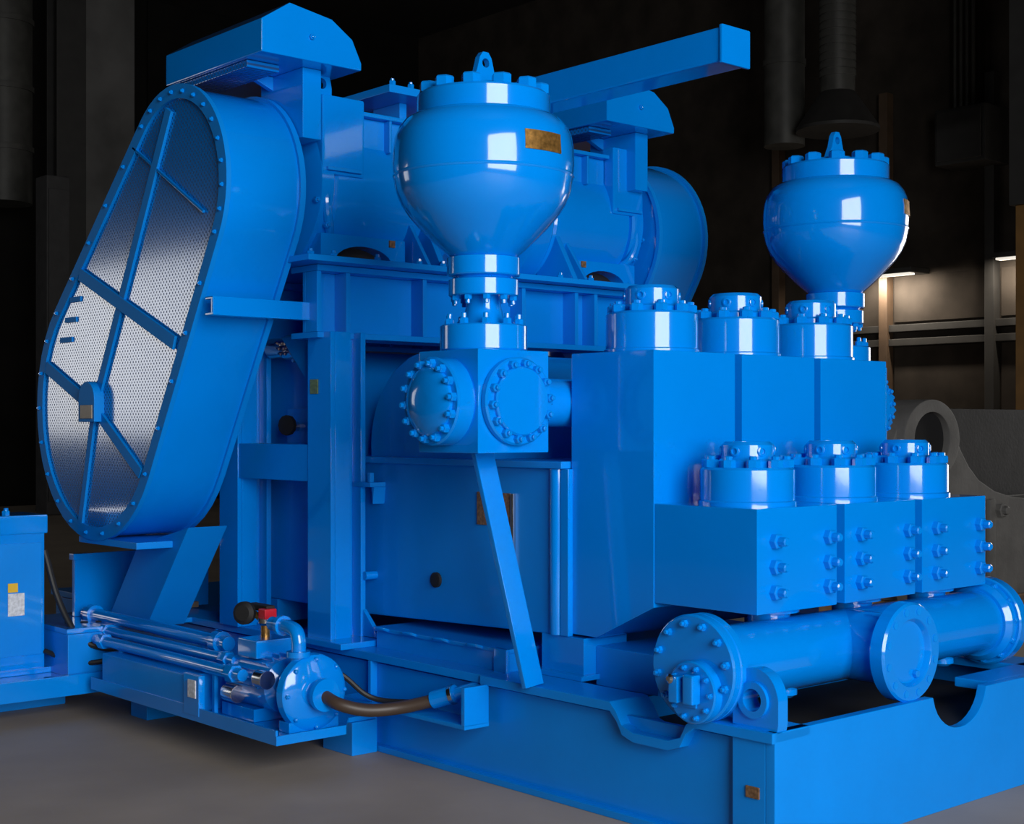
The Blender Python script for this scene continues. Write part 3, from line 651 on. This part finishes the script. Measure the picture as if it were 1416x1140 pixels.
for k in range(4):
    tag(B().cyl((13.9, 7.87 - .09 * k, 5.3), (13.9, 7.87 - .09 * k, ZC), .028, seg=10).done('conduit_pipe', DUCT), ['leftmost', 'second from left', 'third from left', 'rightmost'][k] + ' of four thin conduits on the dark wall', 'conduit', 'wall conduits')
jb = thing('junction_box', 'dark wall box under the four thin conduits', 'box', (13.9, 7.6, 4.75))
B().box((13.6, 7.25, 4.75), (14.2, 8.0, 5.5), .03).done('box_body', DARKST, jb); B().box((13.57, 7.3, 4.8), (13.6, 7.95, 5.45), .01).done('box_door', DARKST, jb)
dc = thing('steel_column', 'dark steel column beside the segmented duct on the left', 'column', (5.95, 18, 0))
B().box((5.72, 17.8, 0), (6.18, 17.85, ZC), .01).box((5.72, 18.15, 0), (6.18, 18.2, ZC), .01).box((5.92, 17.85, 0), (5.98, 18.15, ZC), .01).done('column_section', DARKST, dc)
B().box((5.6, 17.7, 0), (6.3, 18.3, .04), .01).done('foot_plate', DARKST, dc)
lk = thing('tall_locker', 'tall dark grey wall locker at the left behind the belt guard', 'locker', (5.6, 17.5, 0))
B().box((5.30, 17.2, 0), (5.66, 17.6, 4.9), .03).done('locker_body', CASTD, lk); B().box((5.33, 17.18, .2), (5.63, 17.2, 4.7), .01).done('locker_door', CASTD, lk)
yc = thing('ochre_column', 'ochre painted steel column at the right edge', 'column', (11.0, 5.2, 0))
B().box((10.9, 4.8, 0), (10.94, 5.32, 3.65), .01).box((11.2, 4.8, 0), (11.24, 5.32, 3.65), .01).box((10.94, 5.04, 0), (11.2, 5.08, 3.65), .01).done('column_section', YCOL, yc)
B().box((10.85, 4.75, 3.65), (11.29, 5.37, ZC - .01), .01).done('column_top', DARKST, yc); B().box((10.8, 4.7, 0), (11.35, 5.4, .03), .01).done('foot_plate', YCOL, yc)
for (y0, y1, z, lab, e) in ((8.45, 9.35, 3.42, 'lit strip lamp on the brown wall behind the far ball tank', 70), (6.6, 7.25, 3.5, 'short lit strip lamp near the ochre column', 38)):
    t = thing('strip_lamp', lab, 'lamp', (13.9, (y0 + y1) / 2, z), 'strip lamps on the wall')
    B().box((13.75, y0, z - .02), (14.2, y1, z + .05), .01).done('lamp_housing', DARKST, t)
    B().box((13.78, y0 + .04, z - .05), (13.9, y1 - .04, z - .02), .01).done('lamp_tube', LAMP, t)
    area('strip_lamp_light', (13.84, (y0 + y1) / 2, z - .06), (0, -.35, 0), .1, y1 - y0, e, (1, .88, .72))
# grey casting on a pallet
gc = thing('grey_casting', 'large grey machine casting with round eye and saddle standing on the right', 'casting', (5.2, 2.7, .14))
saddle = [(4.905, 1.25), (4.98, 1.13), (5.08, 1.02), (5.2, .93), (5.4, .85), (5.6, .81), (5.8, .79), (6.5, .79)]
pl = B(); pl.prism([(4.35, .62), (4.60, .14), (6.5, .14)] + saddle[::-1] + [(4.86, 1.33), (4.3, 1.33), (4.22, 1.2), (4.2, 1.0)], 'Y', 2.4, 2.62, .012); pl.done('saddle_plate', CAST, gc)
b = B(); cE = (4.56, 1.20)
b.ring([(cE[0] + .31 * math.cos(2 * PI * k / 40), cE[1] + .25 * math.sin(2 * PI * k / 40)) for k in range(40)], [(cE[0] + .2 * math.cos(2 * PI * k / 40), cE[1] + .17 * math.sin(2 * PI * k / 40)) for k in range(40)], 'Y', 2.34, 2.66, .01); b.done('bearing_eye', CAST, gc)
B().cyl((cE[0], 2.38, cE[1]), (cE[0], 2.4, cE[1]), .185, seg=32).done('eye_bore', BLACK, gc)
B().prism(saddle + [(6.5, 1.40), (4.84, 1.40), (4.86, 1.33)], 'Y', 2.64, 3.2, .01).done('saddle_body', CASTD, gc)
B().box((4.7, 2.62, .14), (6.5, 3.3, .8), .02).done('casting_base', CAST, gc)
bolt(gc, (5.45, 2.4, .72), (0, -1, 0), .05, .04, .03, CAST)
B().box((5.28, 2.36, .14), (5.34, 2.40, .80), .01).done('base_rib', CAST, gc)
pa = thing('wooden_pallet', 'wooden pallet under the grey casting at right', 'pallet', (5.4, 2.7, 0))
for y in (2.2, 2.4, 2.6, 2.8, 3.0, 3.2): B().box((4.5, y, .115), (6.6, y + .12, .14), .004).done('deck_board', WOOD, pa)
for x in (4.55, 5.4, 6.4): B().box((x, 2.2, .025), (x + .12, 3.32, .115), .004).done('bearer', WOOD, pa)
for y in (2.2, 2.7, 3.2): B().box((4.5, y, 0), (6.6, y + .12, .025), .004).done('bottom_board', WOOD, pa)
